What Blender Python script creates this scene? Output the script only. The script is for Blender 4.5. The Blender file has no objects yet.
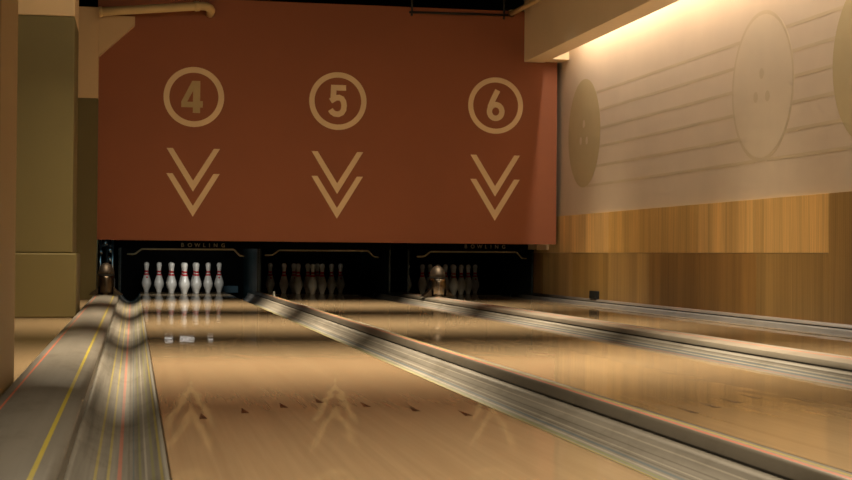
import bpy, bmesh, math
from mathutils import Vector, Matrix

scene = bpy.context.scene
COL = scene.collection
IN = 0.0254

# ------------------------------------------------------------------ helpers
def newbm():
    return bmesh.new()

def obj(name, bm, mat, parent=None, smooth=False, bevel=0.0):
    """bm is in the parent's local space (or world space when top level)"""
    bmesh.ops.recalc_face_normals(bm, faces=bm.faces)
    me = bpy.data.meshes.new(name)
    bm.to_mesh(me); bm.free()
    if smooth:
        for f in me.polygons: f.use_smooth = True
    me.materials.append(mat)
    o = bpy.data.objects.new(name, me)
    COL.objects.link(o)
    if parent is not None:
        o.parent = parent
    if bevel:
        m = o.modifiers.new('bevel', 'BEVEL'); m.width = bevel; m.segments = 2
        m.limit_method = 'ANGLE'; m.angle_limit = math.radians(40)
    return o

def tag(o, label, cat, group=None):
    o['label'] = label; o['category'] = cat
    if group: o['group'] = group
    return o

def thing(name, label, cat, loc=(0, 0, 0), group=None):
    o = bpy.data.objects.new(name, None); COL.objects.link(o)
    o.location = loc; o.empty_display_size = 0.1
    return tag(o, label, cat, group)

def struct(o):
    o['kind'] = 'structure'
    return o

def box(bm, x0, x1, y0, y1, z0, z1):
    v = [bm.verts.new((x, y, z)) for x in (x0, x1) for y in (y0, y1) for z in (z0, z1)]
    for f in ((0,1,3,2),(4,6,7,5),(0,4,5,1),(2,3,7,6),(0,2,6,4),(1,5,7,3)):
        bm.faces.new([v[i] for i in f])

def boxbm(*a):
    bm = newbm(); box(bm, *a); return bm

def prism_y(bm, pts, y0, y1, ny=1):
    """closed XZ profile extruded along Y"""
    rings = []
    for k in range(ny + 1):
        y = y0 + (y1 - y0) * k / ny
        rings.append([bm.verts.new((x, y, z)) for x, z in pts])
    n = len(pts)
    for a, b in zip(rings, rings[1:]):
        for i in range(n):
            bm.faces.new((a[i], a[(i+1) % n], b[(i+1) % n], b[i]))
    bm.faces.new(rings[0]); bm.faces.new(rings[-1][::-1])

def polyplate(bm, pts, y0, y1):
    prism_y(bm, pts, y0, y1)

def tube(bm, path, r, n=12):
    """round tube along a polyline with mitred rings"""
    P = [Vector(p) for p in path]; rings = []
    for i, p in enumerate(P):
        t = (P[min(i+1, len(P)-1)] - P[max(i-1, 0)]).normalized()
        up = Vector((0, 0, 1)) if abs(t.z) < .95 else Vector((0, 1, 0))
        a = t.cross(up).normalized(); b = a.cross(t)
        rings.append([bm.verts.new(p + r*(a*math.cos(q) + b*math.sin(q))) for q in [2*math.pi*k/n for k in range(n)]])
    for a, b in zip(rings, rings[1:]):
        for i in range(n):
            bm.faces.new((a[i], a[(i+1) % n], b[(i+1) % n], b[i]))
    bm.faces.new(rings[0][::-1]); bm.faces.new(rings[-1])

def lathe(bm, prof, n=32, cx=0, cy=0, sy=1.0):
    rings = []
    for r, z in prof:
        if r < 1e-6: rings.append([bm.verts.new((cx, cy, z))])
        else: rings.append([bm.verts.new((cx + r*math.cos(2*math.pi*k/n), cy + sy*r*math.sin(2*math.pi*k/n), z)) for k in range(n)])
    for a, b in zip(rings, rings[1:]):
        for i in range(n):
            j = (i+1) % n
            if len(a) == 1 and len(b) == 1: continue
            if len(a) == 1: bm.faces.new((a[0], b[j], b[i]))
            elif len(b) == 1: bm.faces.new((a[i], a[j], b[0]))
            else: bm.faces.new((a[i], a[j], b[j], b[i]))
    if len(rings[0]) > 1: bm.faces.new(rings[0][::-1])
    if len(rings[-1]) > 1: bm.faces.new(rings[-1])

def stroke(bm, pts, w, y0, y1, closed=False):
    """flat mitred stroke in the XZ plane, thickness along Y"""
    n = len(pts); L = []; Rr = []
    for i, p in enumerate(pts):
        p = Vector(p)
        a = Vector(pts[i-1]) if (closed or i > 0) else None
        b = Vector(pts[(i+1) % n]) if (closed or i < n-1) else None
        d1 = (p - a).normalized() if a is not None else (b - p).normalized()
        d2 = (b - p).normalized() if b is not None else d1
        n1 = Vector((-d1.y, d1.x)); n2 = Vector((-d2.y, d2.x))
        m = (n1 + n2).normalized(); s = (w/2) / max(.35, m.dot(n1))
        L.append(p + m*s); Rr.append(p - m*s)
    va = [[bm.verts.new((q.x, y, q.y)) for q in S] for y in (y0, y1) for S in (L, Rr)]
    m = n if closed else n-1
    for i in range(m):
        j = (i+1) % n
        bm.faces.new((va[0][i], va[0][j], va[1][j], va[1][i]))
        bm.faces.new((va[2][i], va[3][i], va[3][j], va[2][j]))
        bm.faces.new((va[0][i], va[2][i], va[2][j], va[0][j]))
        bm.faces.new((va[1][i], va[1][j], va[3][j], va[3][i]))
    if not closed:
        for i in (0, n-1):
            bm.faces.new((va[0][i], va[1][i], va[3][i], va[2][i]))

def arc(cx, cz, rx, rz, a0, a1, n):
    return [(cx + rx*math.cos(math.radians(a0 + (a1-a0)*k/n)), cz + rz*math.sin(math.radians(a0 + (a1-a0)*k/n))) for k in range(n+1)]

# ---------------------------------------------------------------- materials
class MT:
    def __init__(s, name, rough=.5, metal=0.0, spec=.5):
        s.m = bpy.data.materials.new(name); s.m.use_nodes = True
        s.nt = s.m.node_tree; s.b = s.nt.nodes['Principled BSDF']
        s.b.inputs['Roughness'].default_value = rough
        s.b.inputs['Metallic'].default_value = metal
        s.b.inputs['Specular IOR Level'].default_value = spec
        s.tc = s.nt.nodes.new('ShaderNodeTexCoord')
    def node(s, t, **kw):
        n = s.nt.nodes.new(t)
        for k, v in kw.items(): setattr(n, k, v)
        return n
    def link(s, a, b): s.nt.links.new(a, b)
    def coord(s, scale):
        mp = s.node('ShaderNodeMapping'); mp.inputs['Scale'].default_value = scale
        s.link(s.tc.outputs['Object'], mp.inputs['Vector']); return mp.outputs['Vector']
    def noise(s, scale, sc=1.0, detail=3.0, rough=.55):
        n = s.node('ShaderNodeTexNoise'); n.inputs['Scale'].default_value = sc
        n.inputs['Detail'].default_value = detail; n.inputs['Roughness'].default_value = rough
        s.link(s.coord(scale), n.inputs['Vector']); return n.outputs['Fac']
    def ramp(s, fac, stops, interp='LINEAR'):
        r = s.node('ShaderNodeValToRGB'); r.color_ramp.interpolation = interp
        e = r.color_ramp.elements
        while len(e) < len(stops): e.new(.5)
        for el, (p, c) in zip(e, stops):
            el.position = p; el.color = (*c, 1)
        s.link(fac, r.inputs['Fac']); return r.outputs['Color']
    def mix(s, fac, a, b, mode='MIX'):
        m = s.node('ShaderNodeMix', data_type='RGBA', blend_type=mode)
        for sock, v in ((m.inputs[0], fac), (m.inputs[6], a), (m.inputs[7], b)):
            if hasattr(v, 'links') or hasattr(v, 'is_output'): s.link(v, sock)
            else: sock.default_value = v if isinstance(v, float) else (*v, 1)
        return m.outputs[2]
    def math(s, op, a, b=0.0, c=0.0):
        m = s.node('ShaderNodeMath', operation=op)
        for sock, v in zip(m.inputs, (a, b, c)):
            if hasattr(v, 'is_output'): s.link(v, sock)
            else: sock.default_value = v
        return m.outputs[0]
    def sep(s):
        n = s.node('ShaderNodeSeparateXYZ'); s.link(s.tc.outputs['Object'], n.inputs[0]); return n.outputs
    def color(s, c):
        if hasattr(c, 'is_output'): s.link(c, s.b.inputs['Base Color'])
        else: s.b.inputs['Base Color'].default_value = (*c, 1)
        return s
    def bump(s, h, dist, strength=1.0):
        b = s.node('ShaderNodeBump'); b.inputs['Distance'].default_value = dist; b.inputs['Strength'].default_value = strength
        s.link(h, b.inputs['Height']); s.link(b.outputs['Normal'], s.b.inputs['Normal'])

def scl(c, k): return tuple(x*k for x in c)

def paint(name, c, rough=.6, var=.12, sc=1.5, spec=.3, bump=0.0):
    t = MT(name, rough, 0, spec)
    f = t.noise((1, 1, 1), sc, 5)
    t.color(t.ramp(f, [(.3, scl(c, 1-var)), (.7, scl(c, 1+var))]))
    if bump: t.bump(t.noise((1, 1, 1), 120, 2), bump)
    return t.m

def metal(name, c, rough=.3, var=.15):
    t = MT(name, rough, 1.0)
    f = t.noise((1, 1, 1), 8, 4)
    t.color(t.ramp(f, [(.3, scl(c, 1-var)), (.7, scl(c, 1+var))])); return t.m

def wood_lane(name, axis_w=.02735, c=(.395, .294, .186), x0=0.0):
    t = MT(name, .5, 0, .0)
    X, Y, Z = t.sep()
    bi = t.math('FLOOR', t.math('DIVIDE', t.math('SUBTRACT', X, x0), axis_w))
    wn = t.node('ShaderNodeTexWhiteNoise', noise_dimensions='1D'); t.link(bi, wn.inputs['W'])
    tint = t.ramp(wn.outputs['Value'], [(0, scl(c, .965)), (1, scl(c, 1.035))])
    g = t.noise((60, 1.2, 1), 1.0, 4)
    gr = t.ramp(g, [(.3, (.93, .92, .9)), (.7, (1.03, 1.03, 1.03))])
    col = t.mix(1.0, tint, gr, 'MULTIPLY')
    sc = t.noise((9, .5, 1), 1.0, 5, .7)
    col = t.mix(1.0, col, t.ramp(sc, [(.35, (.93, .92, .91)), (.6, (1, 1, 1))]), 'MULTIPLY')
    t.color(col)
    # worn clear finish: a weak, slightly wavy mirror layer over the matt wood
    g = t.node('ShaderNodeBsdfGlossy'); g.inputs['Roughness'].default_value = .035
    b = t.node('ShaderNodeBump'); b.inputs['Distance'].default_value = .0009; b.inputs['Strength'].default_value = 1
    t.link(t.noise((7, 2.2, 1), 1.0, 1.0), b.inputs['Height']); t.link(b.outputs['Normal'], g.inputs['Normal'])
    fr = t.node('ShaderNodeFresnel'); fr.inputs['IOR'].default_value = 1.5
    ms = t.node('ShaderNodeMixShader')
    t.link(t.math('MULTIPLY', fr.outputs[0], .87), ms.inputs[0]); t.link(t.b.outputs[0], ms.inputs[1]); t.link(g.outputs[0], ms.inputs[2])
    t.link(ms.outputs[0], t.nt.nodes['Material Output'].inputs['Surface'])
    return t.m

def wood_panel(name, c, seed):
    t = MT(name, .42, 0, .35)
    mp = t.node('ShaderNodeMapping'); mp.inputs['Location'].default_value = (seed*3.1, seed*7.7, seed)
    mp.inputs['Scale'].default_value = (1, 26, .8); t.link(t.tc.outputs['Object'], mp.inputs['Vector'])
    n = t.node('ShaderNodeTexNoise'); n.inputs['Scale'].default_value = 1; n.inputs['Detail'].default_value = 5
    n.inputs['Distortion'].default_value = .6
    t.link(mp.outputs[0], n.inputs['Vector'])
    col = t.ramp(n.outputs['Fac'], [(.25, scl(c, .80)), (.5, c), (.75, scl(c, 1.16))])
    mp2 = t.node('ShaderNodeMapping'); mp2.inputs['Location'].default_value = (0, seed*1.7, 0)
    mp2.inputs['Scale'].default_value = (1, 3.4, .12); t.link(t.tc.outputs['Object'], mp2.inputs['Vector'])
    n2 = t.node('ShaderNodeTexNoise'); n2.inputs['Scale'].default_value = 1; n2.inputs['Detail'].default_value = 2
    t.link(mp2.outputs[0], n2.inputs['Vector'])
    col = t.mix(1.0, col, t.ramp(n2.outputs['Fac'], [(.32, (.80, .79, .76)), (.5, (1, 1, 1)), (.68, (1.2, 1.19, 1.14))]), 'MULTIPLY')
    w = t.node('ShaderNodeTexWave', wave_type='RINGS', rings_direction='X')
    w.inputs['Scale'].default_value = 2.2; w.inputs['Distortion'].default_value = 5; w.inputs['Detail'].default_value = 2
    mp3 = t.node('ShaderNodeMapping'); mp3.inputs['Scale'].default_value = (1, 5, .55)
    mp3.inputs['Location'].default_value = (0, seed*2.3, -.2)
    t.link(t.tc.outputs['Object'], mp3.inputs['Vector']); t.link(mp3.outputs[0], w.inputs['Vector'])
    col = t.mix(.45, col, t.ramp(w.outputs['Fac'], [(.2, (.86, .84, .8)), (.8, (1.08, 1.08, 1.08))]), 'MULTIPLY')
    t.color(col); return t.m

def striped(name, c, stripes, rough=.5, streak=.32, stretch=(30, .5, 20), spec=.25, metal=0.0, opac=.8):
    """plastic channel: base colour with lengthwise scuffing and thin coloured lines at local X"""
    t = MT(name, rough, metal, spec)
    f = t.noise(stretch, 1.0, 5, .65)
    col = t.ramp(f, [(.3, scl(c, 1-streak)), (.7, scl(c, 1+streak))])
    X, Y, Z = t.sep()
    for (x, w, sc_) in stripes:
        k = t.math('COMPARE', X, x, w/2)
        col = t.mix(t.math('MULTIPLY', k, opac), col, sc_)
    d = t.noise((6, 2.5, 6), 1.0, 6, .7)
    col = t.mix(1.0, col, t.ramp(d, [(.3, (.78, .76, .73)), (.5, (1, 1, 1))]), 'MULTIPLY')
    t.color(col); return t.m

def emit(name, c, s):
    t = MT(name); t.b.inputs['Emission Color'].default_value = (*c, 1); t.b.inputs['Emission Strength'].default_value = s
    t.color(c); return t.m

RUST = paint('rust paint', (.27, .088, .038), .6, .05, .8)
CREAM = paint('cream wall paint', (.635, .53, .415), .7, .05, 1.2)
BEIGE = paint('beige paint', (.56, .40, .23), .65, .06, 1.0)
OLIVE = paint('olive paint', (.125, .098, .036), .6, .07, 1.0)
TAN = paint('tan pillar paint', (.34, .24, .115), .6, .05, 1.0)
SOFFIT = paint('soffit paint', (.80, .65, .44), .7, .05, 1.0)
BLACK = paint('black paint', (.003, .003, .003), .8, .3, 3, .02)
DARK = paint('dark machine paint', (.010, .012, .013), .5, .3, 3)
TEAL = paint('dark teal panel', (.006, .016, .018), .35, .3, 3)
BLUE = paint('blue pad', (.025, .07, .10), .5, .2, 3)
DECAL = paint('sand vinyl', (.72, .54, .33), .6, .06, 4)
DECAL4 = paint('darker sand vinyl', (.46, .34, .17), .6, .08, 4)  # darker sand tone, used for one digit
MUROL = paint('olive mural paint', (.50, .41, .24), .7, .06, 2)
MURLINE = paint('mural line paint', (.575, .475, .33), .7, .06, 2)
MURLIGHT = paint('pale mural paint', (.645, .545, .415), .7, .04, 2)
PINW = paint('white pin plastic', (.72, .70, .64), .25, .03, 5, .5)
PINR = paint('red pin stripe', (.50, .025, .03), .3, .1, 5, .5)
CHROME = metal('dark chrome', (.30, .26, .22), .16)
BROWNM = metal('bronze metal', (.07, .055, .04), .3)
HOODCAP = metal('dull bronze', (.08, .066, .055), .55)
STEEL = metal('steel tube', (.45, .50, .52), .3)
RAILM = paint('tan rail', (.42, .34, .18), .35, .1, 5, .5)
PIPE = paint('cream pipe paint', (.58, .43, .22), .55, .06, 3)
GOLD = paint('dull gold lettering', (.24, .19, .10), .4, .1, 5)
GROOVE = paint('black rubber seam', (.008, .007, .006), .6, .2, 8)
ARROW = paint('dark brown inlay', (.030, .012, .005), .25, .1, 8)
DECKW = paint('pin deck', (.25, .19, .10), .3, .1, 4)
EDGEM = paint('dark edge strip', (.05, .035, .02), .4, .2, 6)
LIGHTBAR = emit('pin lamp tube', (1.0, .95, .88), 2.0)

# ------------------------------------------------------------- measurements
W = 1.0668
LANES = {4: .0894, 5: 1.657, 6: 3.452}           # left edges
CEN = {k: v + W/2 for k, v in LANES.items()}
Y0, YEND = .3, 19.55
YW = 16.45                                        # red wall
XR = 4.76                                         # right wall
CEIL = 3.75
HEADY = 18.626

# ------------------------------------------------------------------ setting
struct(obj('floor', boxbm(-4.2, 5.2, -3.2, 20.4, -.30, -.135), paint('grey slab', (.05, .045, .04), .8)))
struct(obj('floor_approach', boxbm(-4.2, 4.76, -3.2, Y0, -.13, 0.0), wood_lane('approach boards', .057)))
struct(obj('floor_left', boxbm(-4.2, -.404, Y0, 16.9, -.13, 0.0), wood_lane('side floor boards', .06, (.37, .265, .165))))
struct(obj('ceiling', boxbm(-4.2, 5.2, -3.2, 20.4, CEIL, CEIL+.1), BLACK))
struct(obj('wall_back', boxbm(-.40, 4.70, YW, YW+.10, .634, 3.262), RUST))
struct(obj('wall_rear', boxbm(-4.2, 5.2, 20.3, 20.4, -.135, CEIL), BLACK))
struct(obj('wall_left', boxbm(-4.3, -4.2, -3.2, 20.4, -.135, CEIL), BEIGE))
wr = struct(obj('wall_right', boxbm(XR, XR+.12, -3.2, 18.2, -.135, CEIL), CREAM))
# lowered soffit with the light slot along the right wall
bm = newbm()
box(bm, 4.312, 4.548, .5, YW-.002, 2.692, CEIL)
box(bm, 4.548, XR-.001, 16.18, YW-.002, 2.700, CEIL)
box(bm, 4.548, XR-.001, .5, 16.18, 3.28, CEIL)
struct(obj('trim_1', bm, SOFFIT))
# oak panels on the right wall, each sheet a part
PC = [(.50, .325, .125), (.44, .28, .097), (.54, .36, .15), (.37, .21, .065)]
PM_SHADE = [wood_panel('shaded oak veneer %d' % i, scl(PC[i], .86), i*1.71 + 7) for i in range(4)]  # oak colour darkened to stand in for the weaker light on these sheets
PM_LIT = [wood_panel('oak veneer %d' % i, scl(PC[i], 1.42), i*1.37 + 1) for i in range(4)]  # same oak colours brightened, painting in the stronger light on the upper row
yb = [18.0, 17.15, 15.92, 14.66, 13.42, 12.19, 10.96, 9.72]
for i in range(len(yb)-1):
    obj('wood_panel', boxbm(XR-.018, XR, yb[i+1]+.0015, yb[i]-.0015, .002, .538), PM_SHADE[(i*3+3) % 4 if i != 5 else 3], wr)
    obj('wood_panel', boxbm(XR-.018, XR, yb[i+1]+.0015, yb[i]-.0015, .541, .955), PM_LIT[(i*2+i//2) % 3], wr)
y = 9.72; k = 0
while y > -3:
    obj('wood_panel', boxbm(XR-.018, XR, max(-3.2, y-1.236)+.0015, y-.0015, .002, .955), PM_SHADE[(k*3+1) % 4], wr)
    y -= 1.24; k += 1

# ---------------------------------------------------------------- pillars
pl = thing('pillar', 'tan square pillar nearest the viewer, cut off by the left picture edge', 'pillar', (-.75, 5.2, 0))
obj('shaft', boxbm(-.40, .335, -.32, .376, 0, CEIL), TAN, pl, bevel=.012)
pl = thing('pillar', 'olive pillar with beige top and thick plinth beside the grey lane divider', 'pillar', (-.855, 12.1, 0))
obj('shaft', boxbm(-.4, .400, -.385, .40, .49, 2.290), OLIVE, pl, bevel=.01)
obj('upper_shaft', boxbm(-.4, .400, -.385, .40, 2.290, CEIL), BEIGE, pl, bevel=.01)
obj('plinth', boxbm(-.43, .432, -.41, .43, 0, .490), OLIVE, pl, bevel=.012)
pl = thing('pillar', 'narrow looking olive and beige pillar farthest back, meeting the rust red wall', 'pillar', (-.80, 16.6, 0))
obj('shaft', boxbm(-.4, .415, -.30, .28, 0, 2.132), OLIVE, pl, bevel=.006)
obj('upper_shaft', boxbm(-.4, .415, -.30, .28, 2.132, 3.10), BEIGE, pl, bevel=.006)

# ------------------------------------------------------ lane number graphics
def digit4():
    P = [(205,135),(253,135),(253,258),(270,258),(270,303),(253,303),(253,338),(208,338),(208,303),(135,303),(135,268)]
    H = [(208,262),(208,205),(178,262)]
    return P, H
YF = YW - .002
def put(px, py, cx, cy, X, Z, s):   # glyph sketch units -> metres
    return (X + (px-cx)*s, Z - (py-cy)*s)
S = 16.45/1503/6.4
RING = {4: (.325, .263), 5: (.3185, .259), 6: (.317, .260)}
WHICH = {4: 'over the lit left lane', 5: 'in the middle of the wall', 6: 'beside the cream right wall'}
ZC = 2.190
for k in (4, 5, 6):
    X = {4: .625, 5: 2.196, 6: 3.985}[k]
    t = thing('lane_number', 'sand coloured number %d inside a painted ring, %s' % (k, WHICH[k]), 'lane number', (0, 0, 0), 'lane numbers on the red wall')
    ro, ri = RING[k]
    bm = newbm(); stroke(bm, arc(X, ZC, (ro+ri)/2, (ro+ri)/2, 0, 360, 72)[:-1], ro-ri, YF, YW, True)
    obj('ring', bm, DECAL, t)
    bm = newbm()
    if k == 4:
        # outer contour with the counter cut out: built from convex pieces
        f = lambda q: put(q[0], q[1], 205, 237, X-.015, ZC, S)
        for qi, poly in enumerate(([(208,135),(253,135),(253,338),(208,338)], [(253,262),(270,262),(270,303),(253,303)],
                     [(135,268),(208,268),(208,303),(135,303)], [(208,135),(208,199),(172,268),(135,268),(202,135)])):
            polyplate(bm, [f(q) for q in poly], YF-.0003*qi, YW-.0002)
        mat = DECAL4
    elif k == 5:
        f = lambda q: put(q[0], q[1], 218, 235, X, ZC, S)
        pts = [(270,149),(190,149),(187,226)]
        stroke(bm, [f(q) for q in pts], 36*S, YF, YW)
        pts = [(170,236),(188,224),(207,214),(226,212),(243,220),(254,238),(258,262),(255,290),(243,310),(222,320),(198,318),(180,306),(170,291)]
        stroke(bm, [f(q) for q in pts], 36*S, YF-.0006, YW-.0003)
        mat = DECAL
    else:
        f = lambda q: put(q[0], q[1], 223, 229, X, ZC, S)
        el = [(223 + 42*math.cos(2*math.pi*i/40), 268 + 45*math.sin(2*math.pi*i/40)) for i in range(40)]
        stroke(bm, [f(q) for q in el], 36*S, YF, YW, True)
        stroke(bm, [f(q) for q in [(236,128),(205,190),(184,242)]], 36*S, YF-.0006, YW-.0003)
        mat = DECAL
    obj('digit', bm, mat, t)
    t = thing('arrow_sign', 'pair of sand coloured chevrons pointing down under the number %d' % k, 'arrow sign', (0, 0, 0), 'painted chevrons on the red wall')
    for dz in (0, -.272):
        bm = newbm(); hw, th = .286, .067
        top, tip = 1.632+dz, 1.165+dz
        a = (X-hw, top); b = (X-hw+th, top); c = (X, tip+.118); d = (X, tip)
        polyplate(bm, [a, b, c, d], YF, YW)
        polyplate(bm, [(2*X-q[0], q[1]) for q in (a, b, c, d)][::-1], YF, YW)
        bmesh.ops.remove_doubles(bm, verts=bm.verts, dist=1e-5)
        obj('chevron', bm, DECAL, t)

# ------------------------------------------------------------------- mural
mu = thing('wall_mural', 'faint olive mural of three large bowling balls joined by thin lines on cream wall', 'mural', (XR, 12, 1.8))
def disc_x(bm, y, z, r, x0, x1, ri=0.0, n=64):
    """flat disc or ring on the wall plane, thin along X"""
    if ri:
        A = [[bm.verts.new((x, y + q*math.cos(2*math.pi*i/n), z + q*math.sin(2*math.pi*i/n))) for i in range(n)] for x in (x0, x1) for q in (ri, r)]
        for i in range(n):
            j = (i+1) % n
            bm.faces.new((A[0][i], A[0][j], A[1][j], A[1][i])); bm.faces.new((A[2][i], A[3][i], A[3][j], A[2][j]))
            bm.faces.new((A[1][i], A[1][j], A[3][j], A[3][i])); bm.faces.new((A[0][i], A[2][i], A[2][j], A[0][j]))
    else:
        A = [[bm.verts.new((x, y + r*math.cos(2*math.pi*i/n), z + r*math.sin(2*math.pi*i/n))) for i in range(n)] for x in (x0, x1)]
        for i in range(n):
            j = (i+1) % n
            bm.faces.new((A[0][i], A[0][j], A[1][j], A[1][i]))
        bm.faces.new(A[0]); bm.faces.new(A[1])
BALLS = [(15.60, 0), (10.92, 1), (9.13, 0)]
R_ = .585
for yb_, kind in BALLS:
    y = yb_ - 12; z = 1.83 - 1.8
    bm = newbm()
    disc_x(bm, y, z, R_ - (.03 if kind else 0), -.0008, 0)
    bo = obj('ball', bm, MURLIGHT if kind else MUROL, mu)
    if kind:
        bm = newbm(); disc_x(bm, y, z, R_, -.0008, 0, R_-.032); obj('outline', bm, MURLINE, bo)
    for dy, dz in ((0, .10), (.11, -.075), (-.11, -.085)):
        bm = newbm(); disc_x(bm, y+dy, z+dz, .042, -.0014, -.0006, n=24)
        obj('finger_hole', bm, MURLINE if kind else MURLIGHT, bo)
for z in (2.225, 2.03, 1.84, 1.65, 1.45, 1.255):
    dzc = min(.99, abs(z-1.83)/R_); h = R_*math.sqrt(1-dzc*dzc)*.995
    for (ya, yb2) in ((10.92, 15.60), (9.13, 10.92)):
        obj('line', boxbm(-.0006, 0, ya+h-12, yb2-h-12, z-.014-1.8, z+.014-1.8), MURLINE, mu)

# ------------------------------------------------------------------- lanes
def lane(k, label):
    x0 = LANES[k]
    t = thing('bowling_lane', label, 'bowling lane', (CEN[k], Y0, 0), 'bowling lanes')
    c, yo = CEN[k], Y0
    obj('lane_bed', boxbm(-W/2, W/2, 0, 18.30-yo, -.13, 0), wood_lane('maple lane %d' % k, x0=-W/2), t)
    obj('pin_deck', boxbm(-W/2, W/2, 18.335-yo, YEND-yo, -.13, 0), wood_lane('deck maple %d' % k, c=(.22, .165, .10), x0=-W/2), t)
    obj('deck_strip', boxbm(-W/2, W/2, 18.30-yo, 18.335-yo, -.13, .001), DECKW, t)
    for s in (-1, 1):
        obj('edge_strip', boxbm(*(sorted((s*W/2, s*(W/2+.005)))), 0, 18.3-yo, -.06, -.0005), EDGEM, t)
    for i in range(7):
        X = (i-3)*5*W/39; Y = 5.118 - abs(i-3)*.1507 - yo
        bm = newbm(); w, l = .0125, .165
        pts = [(X-w, Y-l/2), (X, Y-l/2+.004), (X+w, Y-l/2), (X, Y+l/2)]
        lo = [bm.verts.new((a, b, -.002)) for a, b in pts]; hi = [bm.verts.new((a, b, .0006)) for a, b in pts]
        bm.faces.new(hi); bm.faces.new(lo[::-1])
        for q in range(4): bm.faces.new((lo[q], lo[(q+1) % 4], hi[(q+1) % 4], hi[q]))
        obj('arrow_marker', bm, ARROW, t)
lane(4, 'glossy maple bowling lane nearest the viewer, ending at the lit white pins')
lane(5, 'middle glossy maple bowling lane between the two raised grey dividers')
lane(6, 'glossy maple bowling lane farthest right, along the oak panelled wall')

# ----------------------------------------------------------------- gutters
GREY = (.215, .200, .180)
YEL = (.42, .34, .03); RED = (.55, .13, .07); OLV = (.22, .22, .06); BLU = (.06, .11, .16); DK = (.09, .08, .065); LT = (.42, .39, .34)
def gutter(x0, x1, up0, up1, stripes, label, opac=.6, grey=GREY):
    """rounded trough between x0 and x1; up0/up1 = height of the outer lips; it deepens at the pin deck"""
    n = 20
    def prof(d):
        P = []
        for i in range(n+1):
            u = 2*i/n - 1
            P.append(((x0+x1)/2 + (x1-x0)/2*u, -d*(1 - abs(u)**2.0) + (up1 if u > 0 else up0)*u*u))
        return P
    bm = newbm(); rings = []
    for y, d in ((Y0, .052), (16.6, .052), (17.2, .062), (17.8, .085), (18.45, .098)):
        pts = prof(d) + [(x1, -.13), (x0, -.13)]
        rings.append([bm.verts.new((x, y, z)) for x, z in pts])
    m = len(rings[0])
    for a, b in zip(rings, rings[1:]):
        for i in range(m): bm.faces.new((a[i], a[(i+1) % m], b[(i+1) % m], b[i]))
    bm.faces.new(rings[0]); bm.faces.new(rings[-1][::-1])
    top = prof(.098)
    t = obj('gutter', bm, striped('gutter plastic %.2f' % x0, grey, stripes, opac=opac), None)
    for p in t.data.polygons: p.use_smooth = abs(p.normal.y) < .5 and p.center.z > -.12
    tag(t, label, 'gutter', 'lane gutters')
    # rounded end lip towards the pit
    bm = newbm()
    path = [(q[0], 18.455, q[1]+.004) for q in top ]
    tube(bm, path, .008, 8); obj('end_lip', bm, TEAL, t, True)
    return t
gutter(-.146, .0844, 0, 0, [(-.085, .007, YEL), (-.055, .007, YEL), (-.028, .010, RED), (-.006, .006, DK), (.006, .004, BLU), (.022, .006, OLV), (.036, .005, LT), (.052, .007, OLV), (.07, .006, YEL)],
       'grey gutter with coloured lines between the wide flat divider and the nearest lane', .42, (.180, .168, .150))
gutter(1.1614, 1.391, 0, .020, [(1.284, .006, YEL), (1.297, .007, (.16, .20, .04)), (1.309, .004, LT), (1.320, .007, BLU), (1.330, .004, DK), (1.338, .003, LT), (1.352, .003, DK), (1.37, .003, LT)],
       'grey gutter on the right side of the nearest lane, with green and blue lines')
gutter(1.456, 1.6517, 0, 0, [(1.52, .006, YEL), (1.56, .008, RED), (1.60, .006, OLV)],
       'gutter on the left of the middle lane, mostly hidden behind the narrow divider')
gutter(2.7285, 2.953, 0, .028, [(2.906, .004, (.34, .17, .12)), (2.914, .005, BLU), (2.920, .003, LT), (2.926, .004, BLU), (2.932, .003, LT), (2.941, .003, DK)],
       'grey gutter with blue lines on the right side of the middle lane')
gutter(3.215, 3.4466, 0, 0, [(3.30, .006, YEL), (3.35, .008, RED), (3.39, .006, OLV)],
       'gutter on the left of the farthest lane, hidden behind the wide divider')
gutter(4.5244, 4.70, 0, .028, [(4.56, .008, LT), (4.60, .006, DK), (4.64, .006, LT)],
       'grey gutter at the foot of the oak panelled wall')

# ------------------------------------------------------------ lane dividers
def divider(pts, y1, stripes, label, groove=None, c=(.255, .230, .200)):
    bm = newbm(); prism_y(bm, pts, Y0, y1, 1)
    t = obj('lane_divider', bm, striped('divider plastic %.2f' % pts[0][0], c, stripes, .38, .12, (12, .4, 8)), None)
    for p in t.data.polygons: p.use_smooth = abs(p.normal.y) < .5 and p.normal.z > .3
    tag(t, label, 'lane divider', 'lane dividers')
    if groove:
        gx, z0, z1 = groove
        obj('seam', boxbm(gx-.0028, gx+.012, Y0, y1, z0, z1), GROOVE, t)
    return t
def dome(xa, xb, ze, zm, n=12):
    return [(xa+(xb-xa)*i/n, ze+(zm-ze)*(1-(2*i/n-1)**2)) for i in range(n+1)]
pts = [(-.402, -.13), (-.402, .045)] + dome(-.398, -.150, .052, .068) + [(-.146, .040), (-.146, -.13)]
divider(pts, 17.1, [(-.363, .008, RED), (-.192, .010, YEL)], 'wide grey divider at far left with a yellow and a red line', None, (.158, .146, .130))
pts = [(1.3925, -.13), (1.3925, .026), (1.395, .030), (1.402, .052), (1.409, .059), (1.415, .060), (1.440, .060), (1.4445, .057), (1.446, .050), (1.446, -.13)]
divider(pts, 17.49, [(1.4005, .0165, (.095, .085, .07)), (1.416, .009, RED), (1.435, .007, YEL)], 'narrow grey divider running between the nearest and middle lanes', (1.394, .0205, .0265))
pts = [(2.954, -.13), (2.954, .034), (2.958, .040)] + dome(2.972, 3.204, .056, .066) + [(3.212, .050), (3.212, -.13)]
divider(pts, 17.49, [(2.963, .019, (.12, .108, .088)), (3.065, .012, RED), (3.203, .010, YEL)], 'wide pale divider with a red line between the middle and farthest lanes', (2.955, .0285, .0345))
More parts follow.
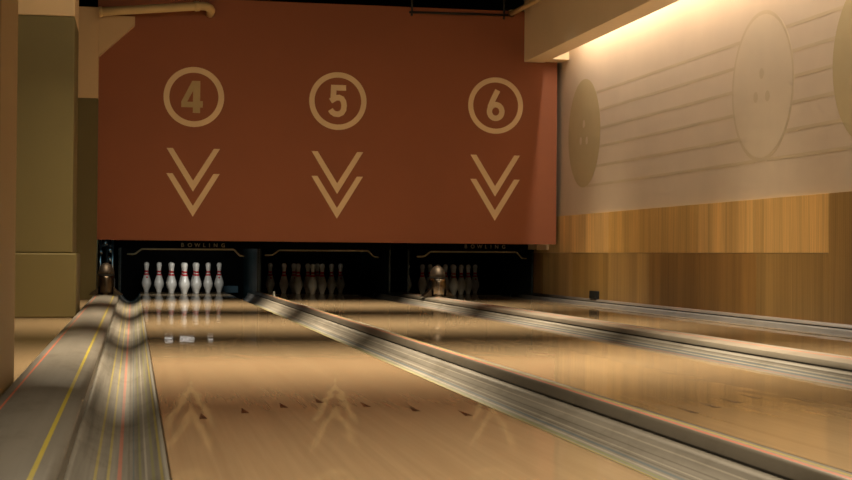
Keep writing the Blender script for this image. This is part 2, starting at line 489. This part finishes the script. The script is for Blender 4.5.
pts = [(4.7005, -.13), (4.7005, .034), (4.704, .038), (4.718, .056), (4.735, .058), (4.741, .055), (4.741, -.13)]
divider(pts, 17.49, [(4.737, .005, RED)], 'slim grey divider edging the oak panelled wall', (4.7015, .0285, .0345))

# -------------------------------------------------------- ball return hoods
def hood(loc, label, BODY):
    t = thing('ball_return_hood', label, 'ball return hood', loc, 'ball return hoods')
    bm = newbm(); lathe(bm, [(.083, .0), (.086, .04), (.088, .10), (.086, .16), (.083, .195)], 28, sy=1.5)
    obj('body', bm, BODY, t, True)
    bm = newbm(); lathe(bm, [(.085, .195), (.085, .212)], 28, sy=1.5); obj('band', bm, GROOVE, t)
    bm = newbm(); lathe(bm, [(.0825, .212), (.078, .243), (.069, .272), (.055, .297), (.036, .315), (.016, .323), (0, .325)], 28, sy=1.5)
    obj('cap', bm, HOODCAP, t, True)
    for s in (-1, 1):
        bm = newbm()
        prism_y(bm, [(s*.075, .085), (s*.075, 0), (s*.168, 0), (s*.160, .012), (s*.11, .05)][::s], -.09, .07)
        obj('foot', bm, BROWNM, t, bevel=.004)
    bm = newbm(); box(bm, -.11, .11, -.15, .15, 0, .005)
    obj('base_plate', bm, BROWNM, t)
hood((-.27, 15.62, .068), 'dark rounded ball return hood on the wide divider at far left', BROWNM)
hood((3.112, 15.36, .066), 'dark chrome ball return hood standing between the middle and farthest lanes', CHROME)
# small metal post on the narrow divider
t = thing('sensor_post', 'tiny metal post standing on the narrow divider near its far end', 'post', (1.425, 15.5, .060))
bm = newbm(); lathe(bm, [(.010, 0), (.010, .045), (.007, .052), (0, .053)], 12); obj('rod', bm, STEEL, t, True)
bm = newbm(); lathe(bm, [(.017, 0), (.017, .004)], 16); obj('flange', bm, STEEL, t)

# ------------------------------------------------------------------ the pins
PROF = [(0, 0), (1.015, 0), (1.03, .08), (1.2455, .75), (1.41, 1.4), (1.7815*1.0, 2.25), (2.2555, 3.375), (2.383, 4.5), (2.3145, 5.0),
        (2.1, 5.875), (1.664, 7.25), (1.25, 8.625), (.982, 9.375), (.90, 10.0), (.923, 10.875), (1.0, 11.75), (1.1, 12.625), (1.2735, 13.5), (1.24, 14.1), (1.02, 14.6), (.65, 14.9), (.3, 14.985), (0, 15.0)]
PROF = [(r*IN, z*IN) for r, z in PROF]
def pr(z):
    for (r0, z0), (r1, z1) in zip(PROF, PROF[1:]):
        if z0 <= z <= z1 and z1 > z0: return r0 + (r1-r0)*(z-z0)/(z1-z0)
def make_pin():
    t = thing('bowling_pin', 'pin', 'bowling pin')
    bm = newbm(); lathe(bm, PROF, 28); obj('body', bm, PINW, t, True)
    for z0, z1 in ((8.5, 9.4), (9.9, 10.85)):
        bm = newbm(); zs = [z0*IN + (z1-z0)*IN*i/4 for i in range(5)]
        prof = [(pr(zs[0])-.001, zs[0])] + [(pr(z)+.0012, z) for z in zs] + [(pr(zs[-1])-.001, zs[-1])]
        lathe(bm, prof, 28); obj('neck_stripe', bm, PINR, t, True)
    # red printed crest on the belly, wrapped on the front
    bm = newbm(); g = []
    for i in range(6):
        z = (7.0 + .9*i/5)*IN; row = []
        hw = .32 * (1 if i in (2, 3) else .7 if i in (1, 4) else .35)
        for j in range(7):
            a = -math.pi/2 + hw*(j/3-1); r = pr(z)+.0012
            row.append(bm.verts.new((r*math.cos(a), r*math.sin(a), z)))
        g.append(row)
    for a, b in zip(g, g[1:]):
        for j in range(6): bm.faces.new((a[j], a[j+1], b[j+1], b[j]))
    obj('crest', bm, PINR, t, True)
    return t
RACK = [(0, 0, 'front of the rack'), (-6, 1, 'left of the second row'), (6, 1, 'right of the second row'),
        (-12, 2, 'left end of the third row'), (0, 2, 'middle of the third row'), (12, 2, 'right end of the third row'),
        (-18, 3, 'leftmost of the back row'), (-6, 3, 'second from left in the back row'), (6, 3, 'third from left in the back row'), (18, 3, 'rightmost of the back row')]
LOOK = {4: 'lit white pin with red neck stripes, ', 5: 'dim pin in the middle lane, ', 6: 'unlit pin in the farthest lane, '}
proto = make_pin(); first = True
def kids(o): return [c for c in bpy.data.objects if c.parent == o]
for k in (4, 5, 6):
    for dx, row, txt in RACK:
        if first: r = proto; first = False
        else:
            r = proto.copy(); COL.objects.link(r)
            for ch in kids(proto):
                if ch.name.startswith('crest') and (dx, row) not in ((-18, 3), (18, 3), (-6, 3)): continue
                c = ch.copy(); c.parent = r; COL.objects.link(c)
        r.location = (CEN[k] + dx*IN, HEADY + row*10.392*IN, 0)
        if (dx, row) not in ((0, 0),): r.rotation_euler.z = (.35*dx) % 1.0 * .5 - .2
        r['label'] = LOOK[k] + txt; r['group'] = {4: 'lit pins of the left lane', 5: 'dim pins of the middle lane', 6: 'dark pins of the right lane'}[k]
for ch in kids(proto):
    if ch.name.startswith('crest'): bpy.data.objects.remove(ch)

# --------------------------------------------------------------- pinsetters
def text_bm(s, size, x, y, z, extrude, spacing):
    cu = bpy.data.curves.new('txt', 'FONT'); cu.body = s; cu.size = size; cu.extrude = extrude; cu.space_character = spacing
    cu.align_x = 'CENTER'; cu.offset = size*.015
    o = bpy.data.objects.new('txt', cu); COL.objects.link(o)
    bpy.context.view_layer.update()
    me = bpy.data.meshes.new_from_object(o.evaluated_get(bpy.context.evaluated_depsgraph_get()))
    bpy.data.objects.remove(o); bpy.data.curves.remove(cu)
    bm = newbm(); bm.from_mesh(me); bpy.data.meshes.remove(me)
    bmesh.ops.transform(bm, matrix=Matrix.Translation((x, y, z)) @ Matrix.Rotation(math.pi/2, 4, 'X'), verts=bm.verts)
    return bm
def pinsetter(k, label, text):
    c = CEN[k]; y0 = 17.5
    t = thing('pinsetter', label, 'pinsetter', (c, y0, 0), 'pinsetter machines')
    el, er = {4: (-.77, .79), 5: (-.7345, .775), 6: (-.775, .72)}[k]
    for xa in (el-.02, er):
        obj('side_panel', boxbm(xa, xa+.02, .03, 2.55, -.130, .66), TEAL, t)
    obj('curtain', boxbm(el, er, 2.30, 2.34, -.130, 1.2), BLACK, t)
    obj('header', boxbm(el-.02, er+.02, -.01, .03, .556, .72), BLACK, t)
    if text:
        off = {4: .164, 6: .135}[k]
        for i, ch in enumerate('BOWLING'):
            obj('letter', text_bm(ch, .062, off + (0, 1.05, 2.12, 3.1, 3.85, 4.72, 5.8)[i]*.080 - .235, -.0102, .570 if k == 4 else .586, .0012, 1.0), GOLD, t)
    path = [(-.695, 0, .482), (-.617, 0, .484), (-.600, 0, .489), (-.545, 0, .531), (-.527, 0, .541), (.505, 0, .545), (.522, 0, .539), (.575, 0, .482), (.592, 0, .473), (.64, 0, .470)]
    bm = newbm(); tube(bm, [(q[0], -.03, q[2]) for q in path], .009, 8); obj('guard_rail', bm, RAILM, t, True)
    if k == 4:
        obj('pad', boxbm(.48, .72, 2.2, 2.295, -.01, .075), BLUE, t)
    return t
pinsetter(4, 'pinsetter over the lit pins, with BOWLING lettering and a bent guard rail', True)
pinsetter(5, 'unlit pinsetter behind the middle lane, header without lettering', False)
pinsetter(6, 'dark pinsetter at the far right lane with faint BOWLING lettering', True)
# lamp inside the left pinsetter (seen only mirrored in the lane)
t = thing('pin_lamp', 'small white pin lamp with short tubes mirrored in the nearest lane', 'lamp', (CEN[4], 19.60, .675))
obj('housing', boxbm(-.62, .62, -.04, .16, 0, .04), DARK, t)
for x0, x1 in ((-.215, -.115), (-.03, .16), (.33, .40)):
    for zz in (-.006, -.066):
        bm = newbm(); tube(bm, [(x0, 0, zz), (x1, 0, zz)], .008, 8)
        obj('tube', bm, LIGHTBAR, t, True)
# machine parts standing left of the lit pins
t = thing('machine_frame', 'dark steel machine frame with glinting tubes, left of the lit pins', 'machine frame', (-.29, 17.30, 0))
for x, r in ((-.075, .016), (.0, .022), (.06, .014)):
    bm = newbm(); tube(bm, [(x, 0, -.12), (x, 0, .66)], r, 12); obj('upright', bm, STEEL if r < .02 else DARK, t, True)
for x, z in ((-.07, .50), (.03, .52), (.03, .42), (-.02, .60)):
    bm = newbm(); lathe(bm, [(0, z-.03), (.020, z-.025), (.024, z), (.020, z+.025), (0, z+.03)], 12, x, -.03); obj('coupling', bm, STEEL, t, True)
obj('cross_bar', boxbm(-.09, .075, -.012, .012, .56, .585), DARK, t)
# partition right of the farthest pit
struct(obj('trim_2', boxbm(4.60, 4.740, 16.9, 17.3, .575, .70), BEIGE))

# light baffles under the ceiling, one in front of each lamp row
for i, y in enumerate((2.7, 6.6, 10.5, 14.4)):
    struct(obj('trim_%d' % (i+3), boxbm(-4.2, 4.31, y-.02, y, 3.25, CEIL), BEIGE))

# -------------------------------------------------------- pipes and bracket
t = thing('pipe', 'thick cream pipe with an elbow across the top left of the red wall', 'pipe', (-.36, 16.15, 3.0))
bm = newbm(); tube(bm, [(-.02, 0, .026), (.25, 0, .053), (1.05, 0, .132), (1.10, .02, .130), (1.135, .06, .118), (1.15, .13, .107), (1.15, .298, .10)], .046, 14)
obj('run', bm, PIPE, t, True)
bm = newbm(); tube(bm, [(.97, 0, .124), (1.02, 0, .129)], .054, 14); obj('collar', bm, PIPE, t, True)
bm = newbm(); tube(bm, [(-.02, 0, .026), (.01, 0, .029)], .056, 14); obj('flange', bm, PIPE, t, True)
t = obj('gusset', boxbm(0, 1, 0, 1, 0, 1), BEIGE)
bm = newbm(); polyplate(bm, [(-.384, 3.02), (-.011, 3.02), (-.010, 2.931), (-.384, 2.585)], 16.33, YW)
bm.to_mesh(t.data); bm.free(); t.data.materials.clear(); t.data.materials.append(BEIGE)
tag(t, 'beige slanted gusset plate in the top left corner of the red wall', 'bracket')
t = thing('pipe', 'thin cream pipe running along the soffit at the top right', 'pipe', (4.16, YW, 3.235))
bm = newbm(); tube(bm, [(0, -.001, 0), (.03, -.6, .0), (.085, -1.25, .02), (.085, -9, .25)], .028, 12); obj('run', bm, PIPE, t, True)
bm = newbm(); lathe(bm, [(.045, -.012), (.045, .0)], 20)
bmesh.ops.transform(bm, matrix=Matrix.Rotation(math.pi/2, 4, 'X') , verts=bm.verts); obj('flange', bm, PIPE, t)
t = thing('hanging_rail', 'thin dark rail hung along the top right of the red wall', 'rail', (3.0, 16.36, 3.19))
bm = newbm(); tube(bm, [(-.03, 0, 0), (1.1, 0, .01)], .014, 8); obj('bar', bm, DARK, t, True)
for x in (0, 1.05):
    bm = newbm(); tube(bm, [(x, 0, -.04), (x, 0, CEIL-3.19)], .012, 8); obj('hanger', bm, DARK, t, True)
t = obj('junction_box', boxbm(4.703, 4.741, 14.95, 15.18, .058, .142), DARK, bevel=.004)
tag(t, 'small black box on the divider at the foot of the oak wall', 'box')

# ------------------------------------------------------------------- lights
def area(name, loc, rot, sx, sy, power, color, spread=180):
    l = bpy.data.lights.new(name, 'AREA'); l.shape = 'RECTANGLE'; l.size = sx; l.size_y = sy
    l.energy = power; l.color = color; l.spread = math.radians(spread)
    o = bpy.data.objects.new(name, l); COL.objects.link(o); o.location = loc; o.rotation_euler = rot
    return o
WARM = (1.0, .81, .54)
for y, xa, xb, p, sp in ((2.9, .1, 3.9, 72, 82), (6.8, -.9, 3.9, 108, 58), (10.7, -.9, 3.9, 108, 58), (14.6, -.9, 3.9, 108, 58)):
    area('lane_light', ((xa+xb)/2, y, 3.64), (math.radians(1), 0, 0), xb-xa, .014, p, WARM, sp)
area('cove_light', (4.59, 8.25, 3.22), (0, math.radians(2), 0), .04, 14.9, 192, (1.0, .90, .76), 170)
area('pin_light', (CEN[4], 17.60, .80), (math.radians(55), 0, 0), .9, .06, 6.0, (1.0, .97, .90), 140)
pl_ = bpy.data.lights.new('glint_fill', 'POINT'); pl_.energy = 1.2; pl_.color = (.35, .8, 1.0); pl_.shadow_soft_size = .03  # added blue fill for teal glints on the machine tubes, no fixture
plo = bpy.data.objects.new('glint_fill', pl_); COL.objects.link(plo); plo.location = (-.24, 16.70, .78)
area('fill_light', (1.8, 5.6, 3.15), (math.radians(72), 0, 0), 4.0, .6, 48, WARM, 150)  # added fill to brighten the red wall and pillar fronts, no fixture
area('fill_light', (.9, 9.6, 3.2), (math.radians(72), 0, 0), 3.0, .6, 12, WARM, 140)  # second added fill, lifts the farthest pillar
w = bpy.data.worlds.new('World'); scene.world = w; w.use_nodes = True
bg = w.node_tree.nodes['Background']; bg.inputs[0].default_value = (1.0, .76, .48, 1); bg.inputs[1].default_value = .055

# ------------------------------------------------------------------- camera
F, YAW, PITCH, ROLL, H = 1503.426, .19209, .01003, .0089, .50023
cam = bpy.data.cameras.new('camera'); co = bpy.data.objects.new('camera', cam); COL.objects.link(co)
cam.sensor_width = 36; cam.lens = F*36/852; cam.clip_start = .05
fw = Vector((math.sin(YAW)*math.cos(PITCH), math.cos(YAW)*math.cos(PITCH), math.sin(PITCH)))
r = Vector((math.cos(YAW), -math.sin(YAW), 0)); u = r.cross(fw)
r2 = r*math.cos(ROLL) + u*math.sin(ROLL); u2 = u*math.cos(ROLL) - r*math.sin(ROLL)
M = Matrix(((r2.x, u2.x, -fw.x, 0), (r2.y, u2.y, -fw.y, 0), (r2.z, u2.z, -fw.z, H), (0, 0, 0, 1)))
co.matrix_world = M
cam.dof.use_dof = True; cam.dof.focus_distance = 9.0; cam.dof.aperture_fstop = 11.0
scene.camera = co
vs = scene.view_settings
vs.view_transform = 'Standard'; vs.look = 'None'; vs.exposure = 0.0; vs.gamma = 1.0; vs.use_curve_mapping = False
